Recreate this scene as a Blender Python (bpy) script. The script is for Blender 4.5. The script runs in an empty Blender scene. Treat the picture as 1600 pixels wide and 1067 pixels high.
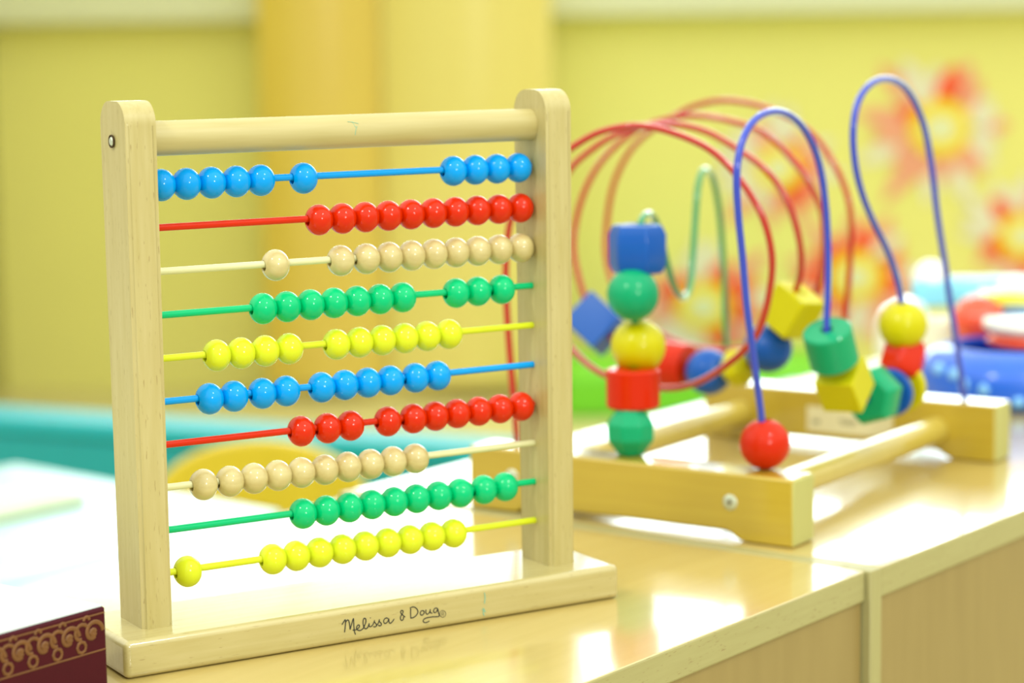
import bpy, bmesh, math, random
from mathutils import Vector, Matrix
random.seed(7)
SC = bpy.context.scene
COL = SC.collection
W_, H_ = 1600, 1067
# ------------------------------------------------------------------ camera
F = 3501.3                                  # focal length in pixels of the 1600 px frame
CAM = Vector((-0.403, -1.0633, 0.3238))
YAW, PIT, ROL = 0.54, -0.1338, -0.0145
FW = Vector((math.sin(YAW)*math.cos(PIT), math.cos(YAW)*math.cos(PIT), math.sin(PIT)))
_rt = Vector((math.cos(YAW), -math.sin(YAW), 0)); _up = _rt.cross(FW)
RT = math.cos(ROL)*_rt + math.sin(ROL)*_up
UP = -math.sin(ROL)*_rt + math.cos(ROL)*_up
cd = bpy.data.cameras.new('camera'); cam = bpy.data.objects.new('camera', cd); COL.objects.link(cam)
cd.sensor_width = 36; cd.lens = F/W_*36; cd.clip_start = .05; cd.clip_end = 100
R3 = Matrix((RT, UP, -FW)).transposed()
cam.matrix_world = Matrix.Translation(CAM) @ R3.to_4x4()
cd.dof.use_dof = True; cd.dof.focus_distance = 1.185; cd.dof.aperture_fstop = 4.9
SC.camera = cam
# ------------------------------------------------------------------ light and exposure
SC.view_settings.view_transform = 'Standard'; SC.view_settings.look = 'None'
SC.view_settings.gamma = 1; SC.view_settings.use_curve_mapping = False
SC.view_settings.exposure = -0.06
wd = bpy.data.worlds.new('world'); SC.world = wd; wd.use_nodes = True
bg = wd.node_tree.nodes['Background']; bg.inputs[1].default_value = 1.0
_N, _L = wd.node_tree.nodes, wd.node_tree.links          # a pale ceiling overhead, brighter than the room around
_tc = _N.new('ShaderNodeTexCoord'); _sp = _N.new('ShaderNodeSeparateXYZ'); _rp = _N.new('ShaderNodeValToRGB')
_L.new(_tc.outputs['Generated'], _sp.inputs[0]); _L.new(_sp.outputs['Z'], _rp.inputs[0]); _L.new(_rp.outputs[0], bg.inputs[0])
_rp.color_ramp.elements[0].position = .10; _rp.color_ramp.elements[0].color = (.73, .71, .56, 1)
_rp.color_ramp.elements[1].position = .45; _rp.color_ramp.elements[1].color = (1.80, 1.84, 1.62, 1)
FH = Vector((math.sin(YAW), math.cos(YAW), 0)); RH = Vector((math.cos(YAW), -math.sin(YAW), 0))
def lamp(name, pos, target, size, power, color=(1, 1, 1), sy=None):
    l = bpy.data.lights.new(name, 'AREA'); l.size = size; l.energy = power; l.color = color
    if sy: l.shape = 'RECTANGLE'; l.size_y = sy
    o = bpy.data.objects.new(name, l); COL.objects.link(o); o.location = pos
    o.rotation_euler = (Vector(target)-Vector(pos)).to_track_quat('-Z', 'Y').to_euler()
    return o
MID = Vector((.15, .04, .15))
def from_mid(right_deg, up_deg, dist):      # direction seen from the counting frame, back towards the room behind the camera
    a, e = math.radians(right_deg), math.radians(up_deg)
    return MID + (-FH*math.cos(a)*math.cos(e) + RH*math.sin(a)*math.cos(e) + Vector((0, 0, math.sin(e))))*dist
lamp('ceiling_lamp_light', from_mid(-42, 47, 2.4), MID, .18, 15, (.97, 1, .95))
lamp('ceiling_lamp_light', from_mid(42, 47, 2.4), MID, .18, 15, (.97, 1, .95))
lamp('window_light', from_mid(24, 15, 3.0), MID, .33, 22, (.96, 1, .95))

# ------------------------------------------------------------------ helpers
def at(x, y, d):                            # photo pixel at horizontal distance d in front of the camera
    r = FW + RT*((x-800)/F) - UP*((y-533.5)/F)
    return CAM + r*(d/r.dot(FH))
def onz(x, y, z=0.):
    r = FW + RT*((x-800)/F) - UP*((y-533.5)/F); return CAM + r*((z-CAM.z)/r.z)
def onpl(x, y, P, n):
    r = FW + RT*((x-800)/F) - UP*((y-533.5)/F); return CAM + r*((P-CAM).dot(n)/r.dot(n))

def srgb(r, g, b):
    f = lambda c: ((c/255+.055)/1.055)**2.4 if c > 10 else c/255/12.92
    return (f(r), f(g), f(b), 1)
def nodes(name):
    m = bpy.data.materials.new(name); m.use_nodes = True
    return m, m.node_tree.nodes, m.node_tree.links, m.node_tree.nodes['Principled BSDF']
def mat(name, c, rough=.4, coat=0., coat_r=.06, metal=0., trans=0., emit=None, alpha=1, spec=.5, var=.06, vs=30, sss=0):
    m, N, L, b = nodes(name)
    tc = N.new('ShaderNodeTexCoord'); nz = N.new('ShaderNodeTexNoise'); nz.inputs['Scale'].default_value = vs
    mx = N.new('ShaderNodeMix'); mx.data_type = 'RGBA'
    L.new(tc.outputs['Object'], nz.inputs['Vector']); L.new(nz.outputs['Fac'], mx.inputs[0])
    mx.inputs[6].default_value = tuple(v*(1-var) for v in c[:3])+(1,); mx.inputs[7].default_value = tuple(min(1, v*(1+var)) for v in c[:3])+(1,)
    L.new(mx.outputs[2], b.inputs['Base Color'])
    b.inputs['Roughness'].default_value = rough; b.inputs['Coat Weight'].default_value = coat; b.inputs['Coat Roughness'].default_value = coat_r
    b.inputs['Metallic'].default_value = metal; b.inputs['Transmission Weight'].default_value = trans
    b.inputs['Specular IOR Level'].default_value = spec
    if sss: b.inputs['Subsurface Weight'].default_value = sss; b.inputs['Subsurface Radius'].default_value = (.01, .01, .01)
    if emit:
        b.inputs['Emission Color'].default_value = c; b.inputs['Emission Strength'].default_value = emit
    return m
def wood(name, light, dark, axis=0, fine=260, rough=.45, coat=.3, coat_r=.15, speck=None, amount=.75, stretch=14):
    m, N, L, b = nodes(name)
    tc = N.new('ShaderNodeTexCoord'); mp = N.new('ShaderNodeMapping'); L.new(tc.outputs['Object'], mp.inputs[0])
    s = [1., 1., 1.]; s[axis] = 1/stretch; mp.inputs['Scale'].default_value = s
    n1 = N.new('ShaderNodeTexNoise'); n1.inputs['Scale'].default_value = fine; n1.inputs['Detail'].default_value = 5; L.new(mp.outputs[0], n1.inputs['Vector'])
    n2 = N.new('ShaderNodeTexNoise'); n2.inputs['Scale'].default_value = fine/9; n2.inputs['Detail'].default_value = 3; L.new(mp.outputs[0], n2.inputs['Vector'])
    ad = N.new('ShaderNodeMath'); ad.operation = 'MULTIPLY_ADD'; L.new(n1.outputs['Fac'], ad.inputs[0]); ad.inputs[1].default_value = .5
    sc = N.new('ShaderNodeMath'); sc.operation = 'MULTIPLY'; L.new(n2.outputs['Fac'], sc.inputs[0]); sc.inputs[1].default_value = .5
    L.new(sc.outputs[0], ad.inputs[2])
    rp = N.new('ShaderNodeValToRGB'); rp.color_ramp.elements[0].position = .5-.22/amount*.75; rp.color_ramp.elements[1].position = .5+.18/amount*.75
    rp.color_ramp.elements[0].color = dark; rp.color_ramp.elements[1].color = light
    L.new(ad.outputs[0], rp.inputs[0]); out = rp.outputs[0]
    if speck:                                # short dark flecks along the grain
        mp2 = N.new('ShaderNodeMapping'); L.new(tc.outputs['Object'], mp2.inputs[0]); s2 = [1., 1., 1.]; s2[axis] = .12; mp2.inputs['Scale'].default_value = s2
        n3 = N.new('ShaderNodeTexNoise'); n3.inputs['Scale'].default_value = 1300; n3.inputs['Detail'].default_value = 1; L.new(mp2.outputs[0], n3.inputs['Vector'])
        r2 = N.new('ShaderNodeValToRGB'); r2.color_ramp.elements[0].position = .68; r2.color_ramp.elements[1].position = .76; L.new(n3.outputs['Fac'], r2.inputs[0])
        mm = N.new('ShaderNodeMix'); mm.data_type = 'RGBA'; L.new(r2.outputs[0], mm.inputs[0]); L.new(out, mm.inputs[6]); mm.inputs[7].default_value = speck; out = mm.outputs[2]
    L.new(out, b.inputs['Base Color'])
    b.inputs['Roughness'].default_value = rough; b.inputs['Coat Weight'].default_value = coat; b.inputs['Coat Roughness'].default_value = coat_r
    return m

def link(name, bm, m, parent=None, smooth=False, label=None, kind=None, bevel=0, seg=3):
    me = bpy.data.meshes.new(name)
    bmesh.ops.recalc_face_normals(bm, faces=bm.faces); bm.to_mesh(me); bm.free()
    for q in (m if isinstance(m, list) else [m]): me.materials.append(q)
    if smooth:
        me.polygons.foreach_set('use_smooth', [True]*len(me.polygons))
        if smooth != 'all': me.set_sharp_from_angle(angle=math.radians(38))
    o = bpy.data.objects.new(name, me); COL.objects.link(o)
    if parent: o.parent = parent
    if label: o['label'] = label
    if kind: o['kind'] = kind
    if bevel:
        md = o.modifiers.new('bevel', 'BEVEL'); md.width = bevel; md.segments = seg; md.limit_method = 'ANGLE'; md.angle_limit = math.radians(32)
        me.polygons.foreach_set('use_smooth', [True]*len(me.polygons)); me.set_sharp_from_angle(angle=math.radians(32))
    return o
def thing(name, label, cat, loc=(0, 0, 0), rz=0., group=None):
    o = bpy.data.objects.new(name, None); COL.objects.link(o); o.empty_display_size = .05
    o.location = loc; o.rotation_euler = (0, 0, rz); tag(o, label, cat, group); return o
def tag(o, label, cat, group=None):
    o['label'] = label; o['category'] = cat
    if group: o['group'] = group
    return o
def box(bm, x0, x1, y0, y1, z0, z1):
    v = [bm.verts.new((x, y, z)) for x in (x0, x1) for y in (y0, y1) for z in (z0, z1)]
    for f in ((0, 1, 3, 2), (4, 6, 7, 5), (0, 4, 5, 1), (2, 3, 7, 6), (0, 2, 6, 4), (1, 5, 7, 3)): bm.faces.new([v[i] for i in f])
def B(*a):
    bm = bmesh.new(); box(bm, *a); return bm
def prism(pts, fn0, fn1):                    # closed outline, two mapping functions giving both faces
    bm = bmesh.new(); a = [bm.verts.new(fn0(*q)) for q in pts]; b = [bm.verts.new(fn1(*q)) for q in pts]; n = len(pts)
    bm.faces.new(a); bm.faces.new(b[::-1])
    for i in range(n): bm.faces.new((a[i], a[(i+1) % n], b[(i+1) % n], b[i]))
    return bm
def poly(pts, z0, z1):
    return prism(pts, lambda x, y: (x, y, z0), lambda x, y: (x, y, z1))
def lathe(prof, n, axis='Z', closed=False, phase=0.):
    bm = bmesh.new(); rings = []
    for r, z in prof:
        if r < 1e-7: rings.append([bm.verts.new((0, 0, z))]); continue
        rings.append([bm.verts.new((r*math.cos(2*math.pi*k/n+phase), r*math.sin(2*math.pi*k/n+phase), z)) for k in range(n)])
    m = len(rings)
    for i in range(m if closed else m-1):
        a, b = rings[i], rings[(i+1) % m]
        for k in range(n):
            q = [a[k % len(a)], a[(k+1) % len(a)], b[(k+1) % len(b)], b[k % len(b)]]
            q = list(dict.fromkeys(q))
            if len(q) > 2: bm.faces.new(q)
    if axis == 'X': bmesh.ops.rotate(bm, verts=bm.verts, cent=(0, 0, 0), matrix=Matrix.Rotation(math.pi/2, 3, 'Y'))
    return bm
def smooth_path(P, sub=8):
    P = [Vector(q) for q in P]; out = []
    for i in range(len(P)-1):
        a, b = P[i], P[i+1]; p0 = P[i-1] if i else a-(b-a); p3 = P[i+2] if i+2 < len(P) else b+(b-a)
        t0 = 0; t1 = max((a-p0).length, 1e-9)**.5; t2 = t1+max((b-a).length, 1e-9)**.5; t3 = t2+max((p3-b).length, 1e-9)**.5
        for k in range(sub):
            t = t1+(t2-t1)*k/sub
            A1 = p0*((t1-t)/(t1-t0))+a*((t-t0)/(t1-t0)); A2 = a*((t2-t)/(t2-t1))+b*((t-t1)/(t2-t1)); A3 = b*((t3-t)/(t3-t2))+p3*((t-t2)/(t3-t2))
            B1 = A1*((t2-t)/(t2-t0))+A2*((t-t0)/(t2-t0)); B2 = A2*((t3-t)/(t3-t1))+A3*((t-t1)/(t3-t1))
            out.append(B1*((t2-t)/(t2-t1))+B2*((t-t1)/(t2-t1)))
    out.append(P[-1]); return out
def relax(P, it=3):
    P = list(P)
    for _ in range(it): P = [P[0]]+[(P[i-1]+P[i]*2+P[i+1])/4 for i in range(1, len(P)-1)]+[P[-1]]
    return P
def tube(P, r, n=14, bm=None):
    bm = bm or bmesh.new(); N = len(P); prev = None; nrm = None
    for i, p in enumerate(P):
        t = (P[min(i+1, N-1)]-P[max(i-1, 0)]).normalized()
        if nrm is None: nrm = t.orthogonal().normalized()
        nrm = (nrm-t*nrm.dot(t)).normalized(); bn = t.cross(nrm)
        ring = [bm.verts.new(p+(nrm*math.cos(2*math.pi*k/n)+bn*math.sin(2*math.pi*k/n))*r) for k in range(n)]
        if prev:
            for k in range(n): bm.faces.new((prev[k], prev[(k+1) % n], ring[(k+1) % n], ring[k]))
        else: bm.faces.new(ring[::-1])
        prev = ring
    bm.faces.new(prev); return bm

# ------------------------------------------------------------------ materials
birch = (srgb(190, 177, 121), srgb(172, 156, 90))
M_post = wood('pale wood upright grain', *birch, axis=2, fine=300, coat=.35, coat_r=.2, speck=srgb(158, 140, 84))
M_base = wood('pale wood long grain', *birch, axis=0, fine=300, coat=1, coat_r=.12, speck=srgb(158, 140, 84))
M_dow = wood('pale wood dowel', *birch, axis=0, fine=260, coat=.25, coat_r=.25)
M_bead = {
 'blue': mat('blue gloss paint', srgb(0, 150, 230), .5, .6, .13, spec=.0, var=.03),
 'red': mat('red gloss paint', srgb(204, 40, 0), .5, .6, .13, spec=.0, var=.03),
 'natural': wood('clear lacquered wood bead', srgb(204, 190, 130), srgb(184, 164, 100), axis=0, fine=420, rough=.5, coat=.8, coat_r=.13, stretch=5),
 'green': mat('green gloss paint', srgb(0, 186, 116), .5, .6, .13, spec=.0, var=.03),
 'yellow': mat('yellow gloss paint', srgb(208, 218, 38), .5, .6, .13, spec=.0, var=.03)}
M_rod = dict(M_bead); M_rod['natural'] = mat('natural rod', srgb(214, 212, 160), .35, .6, .1)
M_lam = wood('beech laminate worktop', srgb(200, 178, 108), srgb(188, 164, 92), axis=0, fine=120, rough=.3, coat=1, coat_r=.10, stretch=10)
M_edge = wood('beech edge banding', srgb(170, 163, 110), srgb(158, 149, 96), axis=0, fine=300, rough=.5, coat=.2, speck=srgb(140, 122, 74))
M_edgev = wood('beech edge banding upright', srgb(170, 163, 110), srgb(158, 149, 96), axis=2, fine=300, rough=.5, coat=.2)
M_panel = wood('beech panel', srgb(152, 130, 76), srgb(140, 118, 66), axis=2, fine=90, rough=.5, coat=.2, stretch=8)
M_maze = wood('golden wood board', srgb(190, 164, 48), srgb(176, 148, 36), axis=0, fine=160, rough=.35, coat=1, coat_r=.07)
M_mend = wood('pale end grain', srgb(186, 184, 108), srgb(172, 168, 92), axis=2, fine=260, rough=.45, coat=.3)
M_mdow = wood('golden dowel', srgb(200, 180, 80), srgb(188, 166, 64), axis=1, fine=160, rough=.35, coat=1, coat_r=.06)
M_screw = mat('screw metal', srgb(205, 212, 190), .35, metal=.6)
M_dark = mat('dark hole', srgb(70, 50, 20), .9)
M_ink = mat('black ink', srgb(38, 40, 34), .7)
M_teal_ink = mat('faded teal pen', srgb(130, 178, 150), .8)

# ------------------------------------------------------------------ the room
FLOOR = -.75
WD = 7.0
wallP = CAM + FH*WD; wallP.z = 0
def wb(bm_list, name, m, **k): pass
def room_box(name, r0, r1, d0, d1, z0, z1, m, kind='structure', parent=None, bevel=0, **k):   # r across the room, d distance from camera
    bm = bmesh.new(); box(bm, r0, r1, d0, d1, z0, z1)
    T = Matrix((RH, FH, Vector((0, 0, 1)))).transposed().to_4x4(); T.translation = Vector((CAM.x, CAM.y, 0))
    bmesh.ops.transform(bm, matrix=T, verts=bm.verts)
    return link(name, bm, m, parent, kind=kind, bevel=bevel, **k)
M_wall = mat('yellow wall paint', srgb(227, 222, 130), .6, spec=.3, var=.02, vs=3)
M_floor = mat('cream vinyl floor', srgb(206, 196, 130), .35, spec=.4, var=.05, vs=4)
M_sill = mat('off white sill', srgb(212, 214, 180), .5, var=.02)
room_box('floor', -5, 5, .6, 8.0, FLOOR-.05, FLOOR, M_floor)
room_box('wall_back', -3.6, 5, WD, WD+.1, FLOOR, .7595, M_wall)
room_box('wall_back', -3.6, 5, WD+.06, WD+.1, .76, 3.2, M_wall)
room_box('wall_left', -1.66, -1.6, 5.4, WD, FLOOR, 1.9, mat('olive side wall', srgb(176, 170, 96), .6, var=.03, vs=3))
room_box('trim_1', -1.6, 4.5, WD-.10, WD-.001, .39, .62, M_sill, bevel=.01)
M_sky = mat('daylight behind glass', (.80, .95, 1, 1), .5, emit=6.8, var=0)
M_wfr = mat('white window frame', srgb(235, 236, 228), .4, var=.01)
for k, (a, b, zt) in enumerate(((-1.58, -.70, 1.40), (-.70, .20, 1.40), (.20, 1.06, 2.6), (1.06, 1.98, 2.9), (1.98, 2.88, 2.9))):
    fr = bmesh.new(); box(fr, a, b, 0, .06, .76, .80); box(fr, a, b, 0, .06, zt-.04, zt); box(fr, a, a+.015, 0, .06, .80, zt-.04); box(fr, b-.015, b, 0, .06, .80, zt-.04)
    T = Matrix((RH, FH, Vector((0, 0, 1)))).transposed().to_4x4(); T.translation = Vector((CAM.x, CAM.y, 0))+FH*WD
    bmesh.ops.transform(fr, matrix=T, verts=fr.verts)
    w = link('window_%d' % (k+1), fr, M_wfr, kind='structure')
    bm = B(a+.015, b-.015, .025, .035, .80, zt-.04); bmesh.ops.transform(bm, matrix=T, verts=bm.verts)
    link('pane', bm, M_sky, w)

# tall rounded cupboard against the back wall
c0 = at(405, 100, 6.75); c1 = at(862, 100, 6.75)
rr0 = (c0-CAM).dot(RH); rr1 = (c1-CAM).dot(RH)
cup = thing('cupboard', 'tall glossy golden wood cupboard against the yellow back wall', 'cupboard', (CAM+FH*6.75+RH*((rr0+rr1)/2)).to_2d().to_3d()+Vector((0, 0, FLOOR)), -YAW)
M_cup = wood('golden varnished veneer', srgb(218, 192, 84), srgb(210, 180, 68), axis=2, fine=14, rough=.35, coat=.5, coat_r=.25, stretch=30)
M_cup2 = wood('pale varnished veneer', srgb(226, 212, 120), srgb(220, 202, 104), axis=2, fine=14, rough=.35, coat=.5, coat_r=.25, stretch=30)
hw = (rr1-rr0)/2; CH = 1.5
link('carcass', B(-hw+.01, hw-.01, 0, .24, 0, CH), M_cup2, cup, bevel=.008)
def bow(x0, x1, z0, z1, depth, y=0):         # a gently bowed door
    pts = [(x0+(x1-x0)*k/12, y-depth*math.sin(math.pi*k/12)-.018) for k in range(13)]+[(x1, y-.002), (x0, y-.002)]
    return poly(pts, z0, z1)
link('door', bow(-hw, -hw*.17, .05, CH-.01, .05), M_cup, cup, smooth=True, label='deeper golden left cupboard door')
link('door', bow(-hw*.15, hw-.001, .05, CH-.01, .06), M_cup2, cup, smooth=True, label='paler right cupboard door')

# flowers on the wall
M_pr = mat('red petal vinyl', srgb(240, 88, 40), .5, var=.05, vs=8)
M_pw = mat('white petal vinyl', srgb(226, 220, 196), .5, var=.04, vs=8)
M_pp = mat('pink petal vinyl', srgb(232, 160, 130), .5, var=.05, vs=8)
M_fy = mat('yellow flower ring vinyl', srgb(236, 212, 10), .5, var=.03)
M_fc = mat('pale flower centre vinyl', srgb(222, 224, 180), .5, var=.03)
def petal(a, r0, r1, w, y):
    pts = [(r0, -w*.55), (r0+(r1-r0)*.45, -w), (r0+(r1-r0)*.8, -w*.6), (r1, 0), (r0+(r1-r0)*.8, w*.6), (r0+(r1-r0)*.45, w), (r0, w*.55)]
    c, s = math.cos(a), math.sin(a)
    pts = [(x*c-z*s, x*s+z*c) for x, z in pts]
    return prism(pts, lambda x, z: (x, y, z), lambda x, z: (x, y-.004, z))
def flower(px, py, sc, label, seed, red=.55):
    P = at(px, py, WD); f = thing('wall_flower', label, 'wall decoration', P-FH*.001, -YAW, 'flower decorations on the yellow wall')
    rnd = random.Random(seed); n = 11
    for k in range(n):
        a = 2*math.pi*k/n+rnd.uniform(-.1, .1)+seed
        link('petal', petal(a+.28, .05*sc, sc*rnd.uniform(.18, .29), .034*sc, -.001), M_pw if rnd.random() < .6 else M_pp, f)
        if rnd.random() < red: link('petal', petal(a, .05*sc, sc*rnd.uniform(.13, .21), .040*sc, -.006), M_pr, f, label='red petal')
        else: link('petal', petal(a, .05*sc, sc*rnd.uniform(.16, .24), .036*sc, -.006), M_pw if rnd.random() < .5 else M_pp, f)
    link('petal_ring', prism([(.092*sc*math.cos(t*math.pi/16), .084*sc*math.sin(t*math.pi/16)) for t in range(32)], lambda x, z: (x, -.011, z), lambda x, z: (x, -.015, z)), M_fy, f)
    link('flower_centre', prism([(.05*sc*math.cos(t*math.pi/16), .042*sc*math.sin(t*math.pi/16)) for t in range(32)], lambda x, z: (x, -.0155, z), lambda x, z: (x, -.019, z)), M_fc, f)
flower(1468, 200, 1.05, 'red and white paper-like flower on the wall, uppermost at right', .3)
flower(1215, 262, .85, 'red and white wall flower behind the red wire loops of the bead maze', 1.4)
flower(1098, 478, .95, 'red and white wall flower seen low between the green wires of the maze', 2.2)
flower(1336, 432, .95, 'red and white wall flower seen between the two blue wire arches', 3.1)
flower(1596, 368, .85, 'red and white wall flower at the right edge of the photo above the toy tub', 4.0, .3)

# green play mat block near the back wall
g0 = (at(880, 600, 6.3)-CAM).dot(RH); g1 = (at(1330, 600, 6.3)-CAM).dot(RH)
tag(room_box('play_mat', g0, g1, 6.3, 6.8, FLOOR, FLOOR+.13, mat('green vinyl', srgb(110, 200, 30), .5), kind=None, bevel=.02), 'bright green padded play mat on the floor by the back wall', 'mat')

# teal table
TZ = -.275
def corner(x, y, z): q = onz(x, y, z); return (q.x, q.y)
M_teal = mat('teal plastic', srgb(0, 164, 176), .4, .25, .2, spec=.3)
a, b = Vector(corner(-160, 640, TZ)), Vector(corner(790, 704, TZ)); nb = Vector((-(b-a).y, (b-a).x)).normalized()
mid = (a+b)/2; tt = thing('teal_table', 'low teal table with thick apron behind the white tables', 'table', (mid.x, mid.y, FLOOR), math.atan2((b-a).y, (b-a).x))
hl = (b-a).length/2
link('tabletop', B(-hl, hl, 0, .11, TZ-FLOOR-.03, TZ-FLOOR), M_teal, tt, bevel=.01)
link('apron', B(-hl+.02, hl-.02, .006, .10, TZ-FLOOR-.2, TZ-FLOOR-.031), mat('teal apron', srgb(0, 152, 160), .5), tt, bevel=.006)
for sx in (-hl+.05, hl-.05):
    for sy in (.03, .08): link('leg', B(sx-.02, sx+.02, sy-.02, sy+.02, 0, TZ-FLOOR-.201), M_teal, tt, bevel=.005)

# yellow child's chair
CHD = 2.95
cp = at(405, 700, CHD); M_ych = mat('yellow plastic', srgb(222, 194, 40), .4, .3, .2)
ch = thing('child_chair', "yellow child's chair with a rounded back between white and teal tables", 'chair', (cp.x, cp.y, FLOOR), -YAW)
hb = .15
pts = [(-hb, .30)]+[(-hb*math.cos(k*math.pi/16),   .455+.095*math.sin(k*math.pi/16)) for k in range(17)]+[(hb, .30)]
link('backrest', prism(pts, lambda x, z: (x, -.01, z), lambda x, z: (x, .01, z)), M_ych, ch, bevel=.005)
link('seat', B(-.15, .15, .015, .29, .275, .295), M_ych, ch, bevel=.008)
for sx in (-.13, .13):
    link('leg', B(sx-.012, sx+.012, -.005, .012, 0, .299), M_ych, ch); link('leg', B(sx-.012, sx+.012, .25, .275, 0, .274), M_ych, ch)

# white tables
M_wt = mat('white table laminate', srgb(180, 220, 230), .3, .3, .15, var=.01)
M_wl = mat('grey table leg', srgb(190, 192, 190), .4)
def white_table(label, pts, z, name='white_table'):
    cx = sum(q[0] for q in pts)/len(pts); cy = sum(q[1] for q in pts)/len(pts)
    t = thing(name, label, 'table', (cx, cy, FLOOR)); L = [(x-cx, y-cy) for x, y in pts]
    link('tabletop', poly(L, z-FLOOR-.025, z-FLOOR), M_wt, t, bevel=.006)
    for x, y in L:
        x *= .86; y *= .86; link('leg', lathe([(0, 0), (.018, 0), (.018, z-FLOOR-.0255), (0, z-FLOOR-.0255)], 16), M_wl, t).location = (x, y, 0)
    return t
TL = -.20
A = Vector(corner(452, 799, TL)); Bv = Vector(corner(735, 724, TL)); dirR = (Bv-A).normalized(); nR = Vector((-dirR.y, dirR.x))
e1 = onz(1354, 892); ang = math.radians(21.3); U = Vector((math.cos(ang), math.sin(ang), 0)); Nn = Vector((-math.sin(ang), math.cos(ang), 0))
far = e1+Nn*.40
def cross(P, d, Q, e):
    P, d, Q, e = [Vector((v[0], v[1])) for v in (P, d, Q, e)]; k = (Q-P).cross(e)/d.cross(e); return P+d*k
R1 = A-dirR*.9; R2 = A+dirR*1.15
white_table('long low white table right behind the wooden cabinets', [tuple(R1-nR*.004), tuple(R2-nR*.004), tuple(R2-nR*.34), tuple(R1-nR*.34)], TL)
c1_ = Vector(corner(25, 722, TL)); c2_ = Vector(corner(470, 802, TL)); c2_ = cross(c1_, c2_-c1_, A+nR*.012, dirR)
wt = white_table('wide white table at left with a small book on it', [tuple(c1_), tuple(c2_), tuple(c2_-dirR*1.0), tuple(c1_-dirR*.62)], TL)
# booklet on the white table
bp = onz(38, 792, TL); bk = thing('booklet', 'small pale booklet with an olive edge on the white table', 'book', (bp.x, bp.y, TL+.0005), math.radians(20))
link('cover', B(-.11, .05, -.05, .05, 0, .003), mat('olive cover', srgb(178, 182, 96), .5), bk)
link('page_block', B(-.108, .048, -.048, .048, .0031, .012), mat('pale pages', srgb(214, 226, 200), .6), bk)

# ------------------------------------------------------------------ wooden cabinets under the toys
TH = .019
def cabinet(name, label, org, x0, x1, depth, side):
    t = thing(name, label, 'cabinet', (org.x, org.y, FLOOR), ang)
    h = -FLOOR
    top = B(x0 + (.0145 if side else 0), x1, 0.0005, depth, h-TH, h)
    o = link('worktop', top, [M_lam, M_edge], t)
    for pl in o.data.polygons:
        if pl.normal.z < .5: pl.material_index = 1
    md = o.modifiers.new('bevel', 'BEVEL'); md.width = .0012; md.segments = 2
    if side: link('side_panel', B(x0, x0+.0142, 0, depth, 0, h), M_edgev, t, bevel=.001)
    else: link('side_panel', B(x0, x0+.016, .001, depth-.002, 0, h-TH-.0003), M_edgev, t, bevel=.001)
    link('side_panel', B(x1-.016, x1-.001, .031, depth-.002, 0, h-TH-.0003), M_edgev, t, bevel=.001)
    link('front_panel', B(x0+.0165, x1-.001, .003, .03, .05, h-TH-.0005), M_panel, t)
    link('plinth', B(x0+.0165, x1-.0165, .04, .056, 0, .0495), M_panel, t)
    return t
cabinet('cabinet', 'beech-coloured low cabinet carrying the counting frame, left of the joint', e1, -1.1, -.0008, .385, False)
cabinet('cabinet', 'beech-coloured low cabinet right of the joint, under the toy tub', e1-Nn*.003, .0, 1.3, .435, True)

# ------------------------------------------------------------------ the counting frame
L_ = .305; D_ = .0692; h_ = .0198; in_ = .018; w_ = .0169; d_ = .0347; yo = .019; PH = .2955; dz = .2755
ab = thing('counting_frame', 'pale wooden counting frame with ten rods of coloured beads, standing upright on the left cabinet', 'abacus')
link('base', B(0, L_, 0, D_, 0.0002, h_), M_base, ab, bevel=.0032, seg=4)
def post(x0):
    r = .0125; pts = [(yo, h_), (yo+d_, h_)]
    pts += [(yo+d_-r+r*math.cos(t), PH-r+r*math.sin(t)) for t in [k*math.pi/20 for k in range(11)]]
    pts += [(yo+r-r*math.cos(t), PH-r+r*math.sin(t)) for t in [math.pi/2-k*math.pi/20 for k in range(11)]]
    bm = prism(pts, lambda y, z: (x0, y, z), lambda y, z: (x0+w_, y, z))
    ring = [f for f in bm.faces if len(f.verts) > 4]
    ed = [e for e in bm.edges if any(f in ring for f in e.link_faces) and min(v.co.z for v in e.verts) > h_-1e-4 and max(v.co.z for v in e.verts) > h_+1e-4]
    bmesh.ops.bevel(bm, geom=ed, offset=.0022, segments=3, affect='EDGES')
    return bm
for x0 in (in_, L_-in_-w_): link('post', post(x0), M_post, ab, smooth=True)
yc = yo+d_/2
hy = lambda x, y: onpl(x, y, Vector((in_, 0, 0)), Vector((1, 0, 0)))
sc0 = hy(179.5, 221)
bm = lathe([(.0001, 0), (.0028, 0), (.0034, .0004), (.0034, .0012), (.0030, .0012), (.0026, .0005), (.0001, .0005)], 24); bmesh.ops.rotate(bm, verts=bm.verts, cent=(0, 0, 0), matrix=Matrix.Rotation(-math.pi/2, 3, 'Y'))
hs = link('screw_recess', bm, M_dark, ab, smooth=True); hs.location = (in_-.0001, yc, sc0.z)
bm = lathe([(0, .0008), (.0018, .0008), (.0024, .0002), (.0024, 0), (0, 0)], 20); bmesh.ops.rotate(bm, verts=bm.verts, cent=(0, 0, 0), matrix=Matrix.Rotation(-math.pi/2, 3, 'Y'))
link('screw', bm, M_screw, ab, smooth=True).location = (in_-.0007, yc, sc0.z)
dl = link('top_dowel', lathe([(0, -.0001), (.0092, -.0001), (.0092, L_-2*in_-2*w_+.0001), (0, L_-2*in_-2*w_+.0001)], 48, 'X'), M_dow, ab, smooth=True); dl.location = (in_+w_, yc, dz)

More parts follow.
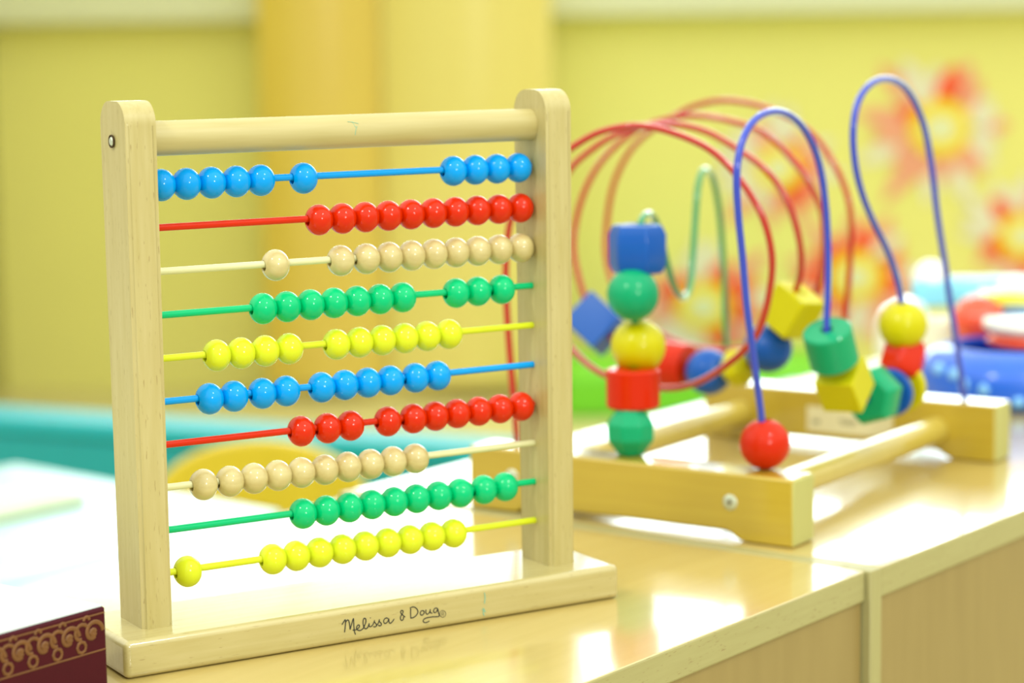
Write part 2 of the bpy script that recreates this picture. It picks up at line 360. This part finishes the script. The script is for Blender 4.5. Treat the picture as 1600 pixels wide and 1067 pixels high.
# one bead of each colour, then copies
BR, BH, HOLE = .0085, .0071, .0028
prof = []
th0 = math.asin(HOLE*1.12/BR)
for k in range(25):
    t = th0+(math.pi-2*th0)*k/24; prof.append((BR*math.sin(t), -BH*math.cos(t)/math.cos(th0)))
prof += [(HOLE, prof[-1][1]-.0004), (HOLE, prof[0][1]+.0004)]
protos = {}
def bead(color, pos, parent):
    if color not in protos:
        o = link('bead', lathe(prof, 40, 'X', closed=True), M_bead[color], parent, smooth=True, label='unpainted wood bead' if color == 'natural' else '%s painted bead' % color)
        o.data.polygons.foreach_set('use_smooth', [True]*len(o.data.polygons)); protos[color] = o
    else:
        o = protos[color].copy(); COL.objects.link(o); o.parent = parent
    o.location = pos; o.rotation_euler = (random.uniform(0, 6.28), 0, 0)
rows = [('blue', [252, 292, 330, 368.6, 406, 474, 706.4, 741.8, 777, 811.7], 275),
 ('red', [497, 534.5, 571, 607, 642, 677, 711, 746, 780, 813], 335),
 ('natural', [430, 532, 572, 607, 643, 678, 711.5, 746.5, 781, 813.5], 400),
 ('green', [409, 447, 484, 522, 559, 594, 630, 712, 747, 784], 465),
 ('yellow', [337, 375.5, 415, 452, 522.5, 560.5, 597, 633, 669, 703], 535),
 ('blue', [326, 365.5, 408.5, 447.5, 501, 538, 575, 611, 649, 683.5], 600),
 ('red', [470, 510.5, 548, 605.5, 643, 678.5, 713.5, 748.5, 782.5, 817], 655),
 ('natural', [317, 359, 397, 434, 471.5, 508, 543, 578, 614, 647], 730),
 ('green', [470, 508, 546, 582, 616, 650.5, 686, 720, 756, 789], 780),
 ('yellow', [292, 423, 461, 498.5, 535, 570.5, 605.5, 642, 676.5, 712], 860)]
for k, (c, px, py) in enumerate(rows):
    z = .2520-.02307*k; x0 = in_+w_; x1 = L_-in_-w_
    rod = link('rod', lathe([(0, 0), (.0019, 0), (.0019, x1-x0), (0, x1-x0)], 20, 'X'), M_rod[c], ab, smooth=True, label='unpainted rod' if c == 'natural' else '%s painted rod' % c)
    rod.location = (x0, yc, z)
    xs = [onpl(q, py, Vector((0, yc, 0)), Vector((0, 1, 0))).x for q in px]
    gr = [[xs[0]]]
    for v in xs[1:]:
        if v-gr[-1][-1] < .0152: gr[-1].append(v)
        else: gr.append([v])
    S = 2*BH+.00005; pos = []
    for g in gr:
        m = sum(g)/len(g); pos += [m+(i-(len(g)-1)/2)*S for i in range(len(g))]
    for i in range(1, len(pos)): pos[i] = max(pos[i], pos[i-1]+S)
    pos[-1] = min(pos[-1], x1-BH-.0001)
    for i in range(len(pos)-2, -1, -1): pos[i] = min(pos[i], pos[i+1]-S)
    for v in pos: bead(c, (v, yc, z-.0009), ab)

# signature on the front of the base, traced in pen strokes
def front(x, y, off=-.0002): return onpl(x, y, Vector((0, off, 0)), Vector((0, 1, 0)))
ST = [[(115,368),(135,335),(156,305),(160,335),(155,400),(148,462)], [(158,345),(178,312),(195,310),(205,335),(213,380),(218,425),(232,375),(246,325),(258,290),(262,340),(266,410),(274,460),(285,490)],
 [(250,435),(285,432),(315,415),(335,390),(328,370),(308,378),(298,405),(310,432),(340,440),(372,422),(400,375),(415,325),(408,290),(390,290),(380,320),(382,370),(395,408),(415,418),(438,400),(456,352),(456,385),(470,393),(490,382),(512,345),(524,312),(520,330),(545,362),(545,382),(525,395),(508,390)],
 [(545,385),(570,345),(586,300),(580,322),(606,350),(608,368),(590,382),(570,374)], [(692,290),(668,283),(645,300),(636,325),(648,350),(672,345),(692,318),(702,292),(703,330),(715,350),(740,335),(768,295)], [(468,281),(474,284)],
 [(905,272),(885,255),(860,232),(848,210),(856,192),(874,190),(880,208),(866,238),(848,268),(848,298),(862,314),(880,302),(886,270)],
 [(975,165),(973,220),(975,283)], [(965,160),(1000,145),(1035,155),(1060,185),(1062,220),(1040,255),(1005,278),(972,285)],
 [(1125,190),(1102,200),(1094,225),(1104,247),(1126,243),(1142,220),(1140,198),(1125,190)], [(1166,178),(1163,215),(1178,236),(1200,225),(1216,195),(1220,172),(1218,205),(1228,222),(1245,220)],
 [(1312,165),(1288,158),(1266,175),(1260,203),(1275,217),(1298,205),(1312,170),(1322,215),(1332,255),(1318,265),(1265,268),(1200,276),(1150,292),(1130,315),(1138,335),(1165,341),(1207,322)],
 [(1375+38*math.cos(t*math.pi/10), 232+42*math.sin(t*math.pi/10)) for t in range(21)]]
ST2 = [[(1362,255),(1364,212),(1380,210),(1389,222),(1382,233),(1366,235)], [(1374,235),(1389,254)]]
def strokes(lst, r, sub=5):
    bm = bmesh.new()
    for s in lst:
        P = [front(520+x/8, 930+y/8) for x, y in s]; P = smooth_path(P, sub)
        tube(P, r, 6, bm)
    for v in bm.verts: v.co.y = -.0002+(v.co.y+.0002)*.35
    return bm
lt = link('lettering', strokes(ST[:-1], .0003), M_ink, ab, label='black handwritten lettering'); 
bm = strokes([ST[-1]], .00014); link('lettering', bm, M_ink, ab, label='small circle of the registered mark'); link('lettering', strokes(ST2, .00010), M_ink, ab, label='small letter inside the circle')
pm = [[(757, 926), (758, 934), (757, 943)], [(755, 950), (757, 953), (755, 957), (757, 962)], [(753, 952), (759, 956)]]
bm = bmesh.new()
for s in pm: tube(smooth_path([front(*q) for q in s]), .0003, 6, bm)
for v in bm.verts: v.co.y = -.0002+(v.co.y+.0002)*.3
link('pen_mark', bm, M_teal_ink, ab)
bm = bmesh.new()
for s in [[(543, 190), (551, 191), (560, 193)], [(558, 197), (556, 203), (555, 211)], [(550, 190), (556, 199)]]:
    P = []
    for q in s:
        r = FW + RT*((q[0]-800)/F) - UP*((q[1]-533.5)/F); oc = CAM-Vector((0, yc, dz)); R = .0093
        A2 = r.y**2+r.z**2; B2 = 2*(oc.y*r.y+oc.z*r.z); C2 = oc.y**2+oc.z**2-R*R; t = (-B2-math.sqrt(max(0, B2*B2-4*A2*C2)))/(2*A2); P.append(CAM+r*t)
    tube(smooth_path(P, 3), .00016, 6, bm)
link('pen_mark', bm, M_teal_ink, ab)

# ------------------------------------------------------------------ the bead maze
MX, MY, MTH, LU, MV, MH, MT = .3612, .2721, math.radians(-65.3), .2524, .3328, .0443, .030
mz = thing('bead_maze', 'wooden bead maze with red, blue and green looping wires, behind the counting frame', 'bead maze', (MX, MY, 0), MTH)
MW = Matrix.Translation((MX, MY, 0)) @ Matrix.Rotation(MTH, 4, 'Z'); MI = MW.inverted()
uu = (MW.to_3x3() @ Vector((1, 0, 0))); vv = (MW.to_3x3() @ Vector((0, 1, 0)))
def pv(x, y, v): return MI @ onpl(x, y, MW @ Vector((0, v, 0)), vv)      # pixel on the plane at depth v of the maze
def board(y0, name):
    s = lambda t: t*t*(3-2*t); nz_ = .006
    pts = [(0, 0), (.036, 0)]+[(.036+.014*k/8, nz_*s(k/8)) for k in range(1, 9)]+[(LU-.05+.014*k/8, nz_*s(1-k/8)) for k in range(0, 9)]+[(LU, 0), (LU, MH), (0, MH)]
    bm = prism(pts, lambda x, z: (x, y0, z+.0002), lambda x, z: (x, y0+MT, z+.0002))
    o = link(name, bm, [M_maze, M_mend], mz, bevel=.002)
    for pl in o.data.polygons:
        if abs(pl.normal.x) > .9 : pl.material_index = 1
    return o
board(0, 'end_board'); board(MV, 'end_board')
for u_ in (.034, .2035):
    o = link('side_dowel', lathe([(0, 0), (.0105, 0), (.0105, MV-MT-.0002), (0, MV-MT-.0002)], 32), M_mdow, mz, smooth=True)
    o.rotation_euler = (-math.pi/2, 0, 0); o.location = (u_, MT+.0001, .0215)
for u_ in (.036, .2066):
    bm = lathe([(0, .001), (.0025, .001), (.0048, .0004), (.0052, 0), (0, 0)], 24); bmesh.ops.rotate(bm, verts=bm.verts, cent=(0, 0, 0), matrix=Matrix.Rotation(math.pi/2, 3, 'X'))
    sc_ = link('screw', bm, M_screw, mz, smooth=True); sc_.location = (u_, -.0001, .0255)
    xb = bmesh.new(); box(xb, -.002, .002, -.0012, -.0011, -.0004, .0004); box(xb, -.0004, .0004, -.0012, -.0011, -.002, .002); cr = link('screw_slot', xb, M_dark, sc_)
# paper label on the inside of the far board
q0 = pv(1232, 634, MV); q1 = pv(1385, 676, MV)
lb = link('paper_label', B(.094, .168, MV-.0006, MV-.0002, .012, .032), mat('cream paper', srgb(222, 214, 170), .7), mz)
bm = bmesh.new(); box(bm, .122, .138, MV-.0009, MV-.0007, .022, .0235); box(bm, .124, .136, MV-.0009, MV-.0007, .0195, .0208); box(bm, .099, .105, MV-.0009, MV-.0007, .0185, .0215)
link('print', bm, mat('grey print', srgb(150, 146, 110), .8), lb)

MB = {'blue': mat('maze blue paint', srgb(18, 84, 172), .5, .4, .12, spec=.1, var=.05, vs=60), 'red': mat('maze red paint', srgb(200, 38, 0), .5, .4, .08, spec=.05, var=.04, vs=60),
 'green': mat('maze green paint', srgb(4, 156, 104), .5, .4, .12, spec=.1, var=.05, vs=60), 'yellow': mat('maze yellow paint', srgb(198, 190, 0), .5, .4, .1, spec=.1, var=.04, vs=60)}
MWR = {'blue': mat('blue coated wire', srgb(44, 66, 184), .3, 1, .08, spec=.2, var=.02), 'red': mat('red coated wire', srgb(176, 32, 12), .3, 1, .08, spec=.2, var=.02), 'green': mat('green coated wire', srgb(30, 140, 84), .3, 1, .08, spec=.2, var=.02)}
WR = .0024
def mwire(P, color):
    P = relax(smooth_path(P, 8), 6); link('wire', tube(P, WR, 16), MWR[color], mz, smooth='all', label='%s coated wire' % color); return P
HO = .0042
def mbead(kind, color, c, ax, r, hh, parent=None, spin=0., name='maze_bead', label=None):
    e = .0012
    if kind == 'ball':
        t0 = math.asin(HO/r); pr = [(r*math.sin(t0+(math.pi-2*t0)*k/28), -r*math.cos(t0+(math.pi-2*t0)*k/28)) for k in range(29)]; n = 48
    elif kind == 'facet':                     # faceted ball
        pr = [(r*.50, -hh), (r*.97, -hh*.34), (r*.97, hh*.34), (r*.50, hh)]; n = 8
    elif kind == 'ball8': pr = [(r*.45, -hh), (r*.85, -hh*.66), (r, 0), (r*.85, hh*.66), (r*.45, hh)]; n = 8
    elif kind == 'cube': pr = [(r*1.414, -hh), (r*1.414, hh)]; n = 4
    elif kind == 'hex': pr = [(r*.9, -hh), (r*1.06, -hh*.62), (r*1.06, hh*.62), (r*.9, hh)]; n = 6
    else: pr = [(r-e, -hh), (r, -hh+e), (r, hh-e), (r-e, hh)]; n = 48
    zt = pr[-1][1]; pr = pr+[(HO, zt), (HO, -zt)] if kind != 'ball' else pr+[(HO, zt*.999-.0003), (HO, -zt*.999+.0003)]
    o = link(name, lathe(pr, n, closed=True, phase=spin), MB[color], mz, label=label or '%s painted maze bead' % color, bevel=.0013 if kind in ('facet', 'cube', 'hex', 'ball8') else 0, smooth=kind in ('ball', 'cyl'))
    ax = Vector(ax).normalized(); o.rotation_mode = 'QUATERNION'; o.rotation_quaternion = ax.to_track_quat('Z', 'Y'); o.location = c
    return o

# blue wire in the upright plane through its two feet
fa = MI @ onz(1195, 733, MH); fb = MI @ onz(1507, 628, MH); fa.z = fb.z = MH+.0002
fdir = (fb-fa).normalized(); nbl = MW.to_3x3() @ Vector((-fdir.y, fdir.x, 0)); Pbl = MW @ fa
pb = lambda x, y: MI @ onpl(x, y, Pbl, nbl)
bl1 = [(1190,655),(1183,600),(1175,540),(1167,480),(1160,400),(1153,330),(1151,270),(1158,225),(1176,190),(1205,174),(1236,181),(1262,210),(1280,255),(1290,320),(1294,400),(1293,470),(1292,525)]
bl2 = [(1303,562),(1325,604),(1355,628),(1390,622),(1411,590),(1415,550),(1411,507),(1408,465),(1400,430),(1386,390),(1365,348),(1346,300),(1335,250),(1333,200),(1340,160),(1358,133),(1383,123),(1410,133),(1432,165),(1447,210),(1457,270),(1465,340),(1476,410),(1486,480),(1495,540),(1502,590)]
mwire([fa]+[pb(*q) for q in bl1+bl2]+[fb], 'blue')
def size_at(c, px): return px*((MW @ c)-CAM).dot(FW)/F
mbead('ball', 'red', fa+Vector((0, 0, .0165)), (0, 0, 1), .0165, .0165)
def bb(kind, color, x, y, x2, y2, rp, hp, spin=0.):   # centre pixel, second pixel giving the axis, radius and half length in pixels
    c = pb(x, y); a = pb(x2, y2)-c; return mbead(kind, color, c, a, size_at(c, rp), size_at(c, hp), spin=spin)
bb('cyl', 'green', 1298, 541, 1288, 500, 39, 31)
bb('cube', 'yellow', 1319, 600, 1303, 558, 33, 31, .85)
bb('hex', 'green', 1363, 617, 1333, 629, 44, 26, .3)
bb('cyl', 'blue', 1391, 613, 1362, 625, 38, 5)
bb('cyl', 'yellow', 1407, 602, 1380, 618, 42, 7)
bb('hex', 'red', 1411, 562, 1400, 600, 34, 30, .2)
bb('ball', 'yellow', 1411, 508, 1413, 540, 38, 35)

# green wire
ga = MI @ onz(986, 711, MH); ga.z = MH+.0002; gb = Vector((.018, MV+.012, MH+.0002))
gd = (gb-ga).normalized(); ngr = MW.to_3x3() @ Vector((-gd.y, gd.x, 0)); Pgr = MW @ ga
pg = lambda x, y: MI @ onpl(x, y, Pgr, ngr)
gp = [(987,672),(989,605),(996,541),(989,460),(996,389),(1000,352),(1006,338),(1015,334),(1024,343),(1034,375),(1042,410),(1054,450),(1067,465),(1077,452),(1082,410),(1086,350),(1090,295),(1096,270),(1103,265),(1112,273),(1120,305),(1126,350),(1130,410),(1133,470),(1134,540)]
mwire([ga]+[pg(*q) for q in gp]+[gb], 'green')
def gbd(kind, color, x, y, rp, hp, tilt=0, spin=0.):
    c = pg(x, y); return mbead(kind, color, c, (math.sin(tilt), 0, math.cos(tilt)), size_at(c, rp), size_at(c, hp), spin=spin)
gbd('facet', 'green', 985, 673, 40, 38, 0, .2)
gbd('cyl', 'red', 989, 606, 42, 30)
gbd('ball', 'yellow', 997, 541, 43, 43)
gbd('ball', 'green', 989, 460, 41, 41)
gbd('hex', 'blue', 996, 389, 44, 38, 0, .35)

# red wire: a coil of three and a half turns from the near to the far board
A0 = [(806,665),(797,560),(790,430),(797,345),(818,295),(850,258)]
A1 = [(890,233),(930,209),(979,197),(1012,198),(1050,207),(1109,233),(1152,275),(1190,335),(1206,395),(1205,440),(1188,513),(1164,546),(1133,572),(1098,594),(1060,606),(1010,605),(948,588),(898,552),(865,500),(850,430),(858,330)]
A2 = [(891,264),(919,238),(955,214),(995,199),(1038,194),(1074,197),(1112,209),(1152,233),(1192,261),(1223,299),(1246,362),(1252,401),(1250,430),(1241,462),(1222,505),(1198,545),(1155,575),(1105,581),(1052,570),(985,545),(930,505),(906,440),(896,389)]
A3 = [(900,345),(914,297),(938,254),(975,217),(1010,196),(1057,183),(1098,181),(1145,190),(1188,204),(1216,226),(1244,257),(1267,290),(1284,330),(1288,385),(1283,430),(1268,470),(1235,515),(1180,542),(1120,548),(1060,535),(1000,500),(962,455),(947,400)]
A4 = [(948,352),(955,302),(967,266),(990,228),(1020,202),(1050,184),(1076,169),(1121,157),(1169,161),(1204,171),(1245,190),(1274,214),(1298,247),(1315,280),(1327,318),(1330,360),(1327,430),(1321,500),(1319,560)]
pts = [(q, 0) for q in A0]+[(q, 1) for q in A1]+[(q, 2) for q in A2]+[(q, 3) for q in A3]+[(q, 4) for q in A4]
def depth(i, tot=len(A1+A2+A3)): return .028+(MV+.010-.028)*min(1, max(0, i/tot))
RP = [MI @ onz(808, 690, MH)]; RP[0].z = MH+.0002
dv = {}; j = 0
for q, s in pts:
    v = .020 if s == 0 else depth(j)
    if s: j += 1
    RP.append(pv(q[0], q[1], v)); dv[q] = v
rb = MI @ onz(1318, 601, MH); rb.z = MH+.0002; RP.append(rb)
mwire(RP, 'red')
def rbd(kind, color, x, y, ref, ax, rp, hp, spin=0.):
    v = dv[ref]; c = pv(x, y, v); a = pv(x+ax[0]*20, y+ax[1]*20, v)-c; a.y += .006*(-1 if ax[0] > 0 else 1)*0
    return mbead(kind, color, c, a, size_at(c, rp), size_at(c, hp), spin=spin)
rbd('cube', 'yellow', 1238, 485, (1222,505), (.55, -1), 31, 34, .6)
rbd('ball', 'blue', 1200, 544, (1198,545), (.8, -.6), 38, 38)
rbd('facet', 'yellow', 1153, 574, (1155,575), (1, -.2), 32, 24, .3)
rbd('ball', 'blue', 1107, 581, (1105,581), (1, 0), 36, 36)
rbd('cyl', 'red', 1052, 570, (1052,570), (1, .15), 36, 26)
rbd('cube', 'blue', 932, 506, (930,505), (.8, .75), 32, 34, .3)

# ------------------------------------------------------------------ dark red book at the left
zb = .045
kc = onz(165, 948, zb)
bkk = thing('ornate_book', 'dark red book with gold scroll border lying left of the counting frame', 'book', (kc.x, kc.y, 0.0003), ang)
M_bur = mat('burgundy leather', srgb(66, 2, 20), .5, .12, .15, spec=.15, var=.12, vs=90)
M_gold = mat('gold tooling', srgb(116, 76, 38), .5, metal=.2, var=.25, vs=200)
link('cover', B(-.24, 0, 0, .17, 0, zb), M_bur, bkk, bevel=.0015)
M_top_refl = mat('painted window reflection', srgb(205, 218, 225), .35, .9, .1, var=.12, vs=25)  # whitish window reflection on the book top, put into the colour
link('top_reflection', B(-.2385, -.0012, .0012, .1685, zb+.0001, zb+.0008), M_top_refl, bkk, label='pale window reflection painted over the top of the book')
bd = bmesh.new(); y_ = -.0004
def arc(cx, cz, r, a0, a1, rr=.0006, n=12, r_end=None):
    P = [Vector((cx+(r+((r_end or r)-r)*k/n)*math.cos(a0+(a1-a0)*k/n), y_, cz+(r+((r_end or r)-r)*k/n)*math.sin(a0+(a1-a0)*k/n))) for k in range(n+1)]
    tube(P, rr*1.5, 6, bd)
zt = zb-.0115
for k in range(12):
    cx = -.009-.0155*k
    arc(cx, zt, .0065, 0, 5.2, .0008, 18, .0022); arc(cx-.0078, zt+.001, .005, math.pi*.2, math.pi*1.5, .0007, 10, .003)
    arc(cx-.0078, zt-.006, .0028, 0, 6.28, .0006, 8); arc(cx, zt, .0012, 0, 6.28, .0010, 8)
    arc(cx-.004, zt+.007, .0018, 0, 3.14, .0006, 6)
for zz in (zb-.0028, zb-.0215): tube([Vector((-.2, y_, zz)), Vector((-.001, y_, zz))], .0005, 6, bd)
for v in bd.verts: v.co.y = -.0002+(v.co.y+.0004)*.4
link('gold_ornament', bd, M_gold, bkk)

# ------------------------------------------------------------------ toys at the right end
def P3(x, y, d): return at(x, y, d)
tubc = onz(1640, 632, 0); dt = (tubc-CAM).dot(FH); px = dt/F    # metres per pixel there
M_tub = mat('blue translucent plastic', srgb(6, 96, 222), .3, .6, .08, var=.12, vs=40)
tc_ = onz(1592, 648, 0); dt = (tc_-CAM).dot(FH)+.085; px = dt/F
bw = 142*px; tz = .324-CAM.z
tubp = CAM+FH*dt+RH*((1590-800)/F*dt+.0); tubp.z = 0.0003
hT = .085
tubo = thing('toy_tub', 'rounded blue bumpy plastic tub with a red plate on top, at the right end', 'tub', tubp, 0)
rT = .086
pr = [(0, 0), (rT*.86, 0), (rT*.97, .008), (rT, .024), (rT*.94, .037), (rT*.83, .045), (rT*.66, .049), (rT*.64, .045), (rT*.80, .040), (rT*.93, .024), (rT*.9, .012), (0, .006)]
link('tub_body', lathe(pr, 48), M_tub, tubo, smooth=True)
bm = bmesh.new()
for k in range(26):
    a = k*2.4; zz = .010+.026*((k*7) % 10)/10
    s = bmesh.ops.create_uvsphere(bm, u_segments=12, v_segments=8, radius=.0055)
    bmesh.ops.translate(bm, verts=s['verts'], vec=(rT*.965*math.cos(a), rT*.965*math.sin(a), zz))
link('bump', bm, mat('pale blue bump', srgb(120, 190, 250), .2, .9, .06), tubo, smooth='all', kind='stuff')
def toy(name, label, cat, x, y, d, bm, m, rot=(0, 0, 0), bevel=0, group='small toys piled behind the blue tub', z=None):
    p = at(x, y, d)
    if z is not None: p.z = z-min(v.co.z for v in bm.verts)
    o = link(name, bm, m, smooth='all' if not bevel else False, bevel=bevel); o.location = p; o.rotation_euler = rot; tag(o, label, cat, group); return o
sph = lambda r: lathe([(0, -r)]+[(r*math.sin(math.pi*k/20), -r*math.cos(math.pi*k/20)) for k in range(1, 20)]+[(0, r)], 28)
Mw = mat('white plastic', srgb(244, 244, 238), .3, .7, .1); Mr = mat('orange red plastic', srgb(236, 70, 20), .3, .8, .08)
Mc = mat('sky blue plastic', srgb(130, 214, 244), .3, .7, .1); My = mat('lemon plastic', srgb(240, 228, 30), .3, .7, .1); Mm = mat('mint plastic', srgb(150, 228, 205), .3, .7, .1)
Mp = mat('peach plastic', srgb(250, 196, 160), .4, .5); Mn = mat('ivory plastic', srgb(232, 230, 190), .4, .5); Mb = mat('navy plastic', srgb(60, 120, 170), .4, .5)
disc = lambda r, h: lathe([(0, 0), (r*.8, 0), (r, h*.5), (r*.96, h), (0, h*1.25)], 36)
dT = dt
toy('toy_plate', 'red toy plate lying on top of the tub', 'toy', 1618, 544, dT, disc(.044, .009), [Mr], rot=(0, .05, 0))
toy('toy_plate', 'white domed toy dish resting on the red plate', 'toy', 1616, 524, dT+.003, disc(.046, .014), [Mw], rot=(0, .05, 0))
toy('toy_block', 'ivory toy block behind the left side of the blue tub', 'toy', 1470, 524, dT+.13, B(-.030, .026, -.016, .016, -.012, .018), Mn, rot=(0, 0, -YAW), bevel=.006, z=.0293)
toy('toy_ball', 'orange-red ball on the toy pile', 'ball', 1530, 502, dT+.11, sph(.026), Mr, z=.0293)
toy('toy_brick', 'lemon yellow toy brick at right of the pile', 'toy', 1592, 475, dT+.125, B(-.035, .035, -.02, .02, -.012, .012), My, rot=(0, 0, -YAW), bevel=.004, z=.0583)
toy('toy_brick', 'small dark blue toy brick under the lemon brick', 'toy', 1592, 488, dT+.09, B(-.012, .012, -.012, .012, -.007, .007), Mb, bevel=.003, z=.0583)
toy('toy_bar', 'sky blue toy bar across the top of the pile', 'toy', 1523, 449, dT+.22, B(-.062, .062, -.02, .02, -.014, .014), Mc, rot=(0, 0, -YAW), bevel=.008, z=.0583)
toy('toy_ball', 'white ball at the left end of the sky blue bar', 'ball', 1454, 444, dT+.22, sph(.0185), Mw, z=.066)
toy('toy_ball', 'white ball at the right end of the sky blue bar', 'ball', 1584, 443, dT+.16, sph(.0175), Mw, z=.0583)
# two low toy boxes behind the tub carry the pile
BO = Vector((1.044, .499, 0))
def toy_box(label, r0, r1, f0, f1, h, m):
    cx, cf = (r0+r1)/2, (f0+f1)/2; t = thing('toy_box', label, 'toy box', BO+RH*cx+FH*cf+Vector((0, 0, .0003)), -YAW)
    w2, d2 = (r1-r0)/2, (f1-f0)/2
    link('box_body', B(-w2+.001, w2-.001, -d2+.001, d2-.001, 0, h-.0085), m, t, bevel=.002)
    link('lid', B(-w2, w2, -d2, d2, h-.0083, h-.0005), Mw, t, bevel=.002)
toy_box('low white-lidded box behind the blue tub under the orange-red ball', -.058, .026, -.020, .056, .0295, Mn)
toy_box('taller white-lidded box behind the blue tub under the lemon brick and sky blue bar', .028, .105, -.020, .128, .0585, Mp)
# toy car left of the tub
cpos = at(1432, 560, dT+.20); 
car = thing('toy_car', 'white toy car with mint window and peach stripe behind the yellow maze bead', 'toy car', (cpos.x, cpos.y, 0.0003), -YAW)
def vz(y, d): return at(1432, y, d).z
dc = dT+.20; s_ = dc/F
pts = [(-62*s_, vz(560, dc)), (-60*s_, vz(505, dc)), (-46*s_, vz(484, dc)), (-20*s_, vz(470, dc)), (4*s_, vz(466, dc)), (14*s_, vz(496, dc)), (58*s_, vz(502, dc)), (64*s_, vz(560, dc))]
link('car_body', prism(pts, lambda x, z: (x, -.03, z), lambda x, z: (x, .03, z)), Mw, car, bevel=.006)
link('car_window', prism([(-34*s_, vz(494, dc)), (-17*s_, vz(476, dc)), (0*s_, vz(472, dc)), (6*s_, vz(494, dc))], lambda x, z: (x, -.0325, z), lambda x, z: (x, -.0302, z)), Mm, car)
link('stripe', prism([(-20*s_, vz(516, dc)), (-20*s_, vz(506, dc)), (56*s_, vz(506, dc)), (56*s_, vz(516, dc))], lambda x, z: (x, -.0325, z), lambda x, z: (x, -.0302, z)), Mp, car)
zw = vz(560, dc)
for sx in (-36*s_, 38*s_):
    o = link('wheel', lathe([(0, -.034), (zw*.5+.004, -.034), (zw*.5+.004, .034), (0, .034)], 24), Mw, car, smooth=True); o.rotation_euler = (math.pi/2, 0, 0); o.location = (sx, 0, zw*.5+.004)
print('blue arch top z', pb(1205, 174), pb(1383, 123), 'green', pg(1015, 334), pg(1103, 265), 'red', min(q.z for q in RP), max(q.z for q in RP), min(q.x for q in RP), max(q.x for q in RP))
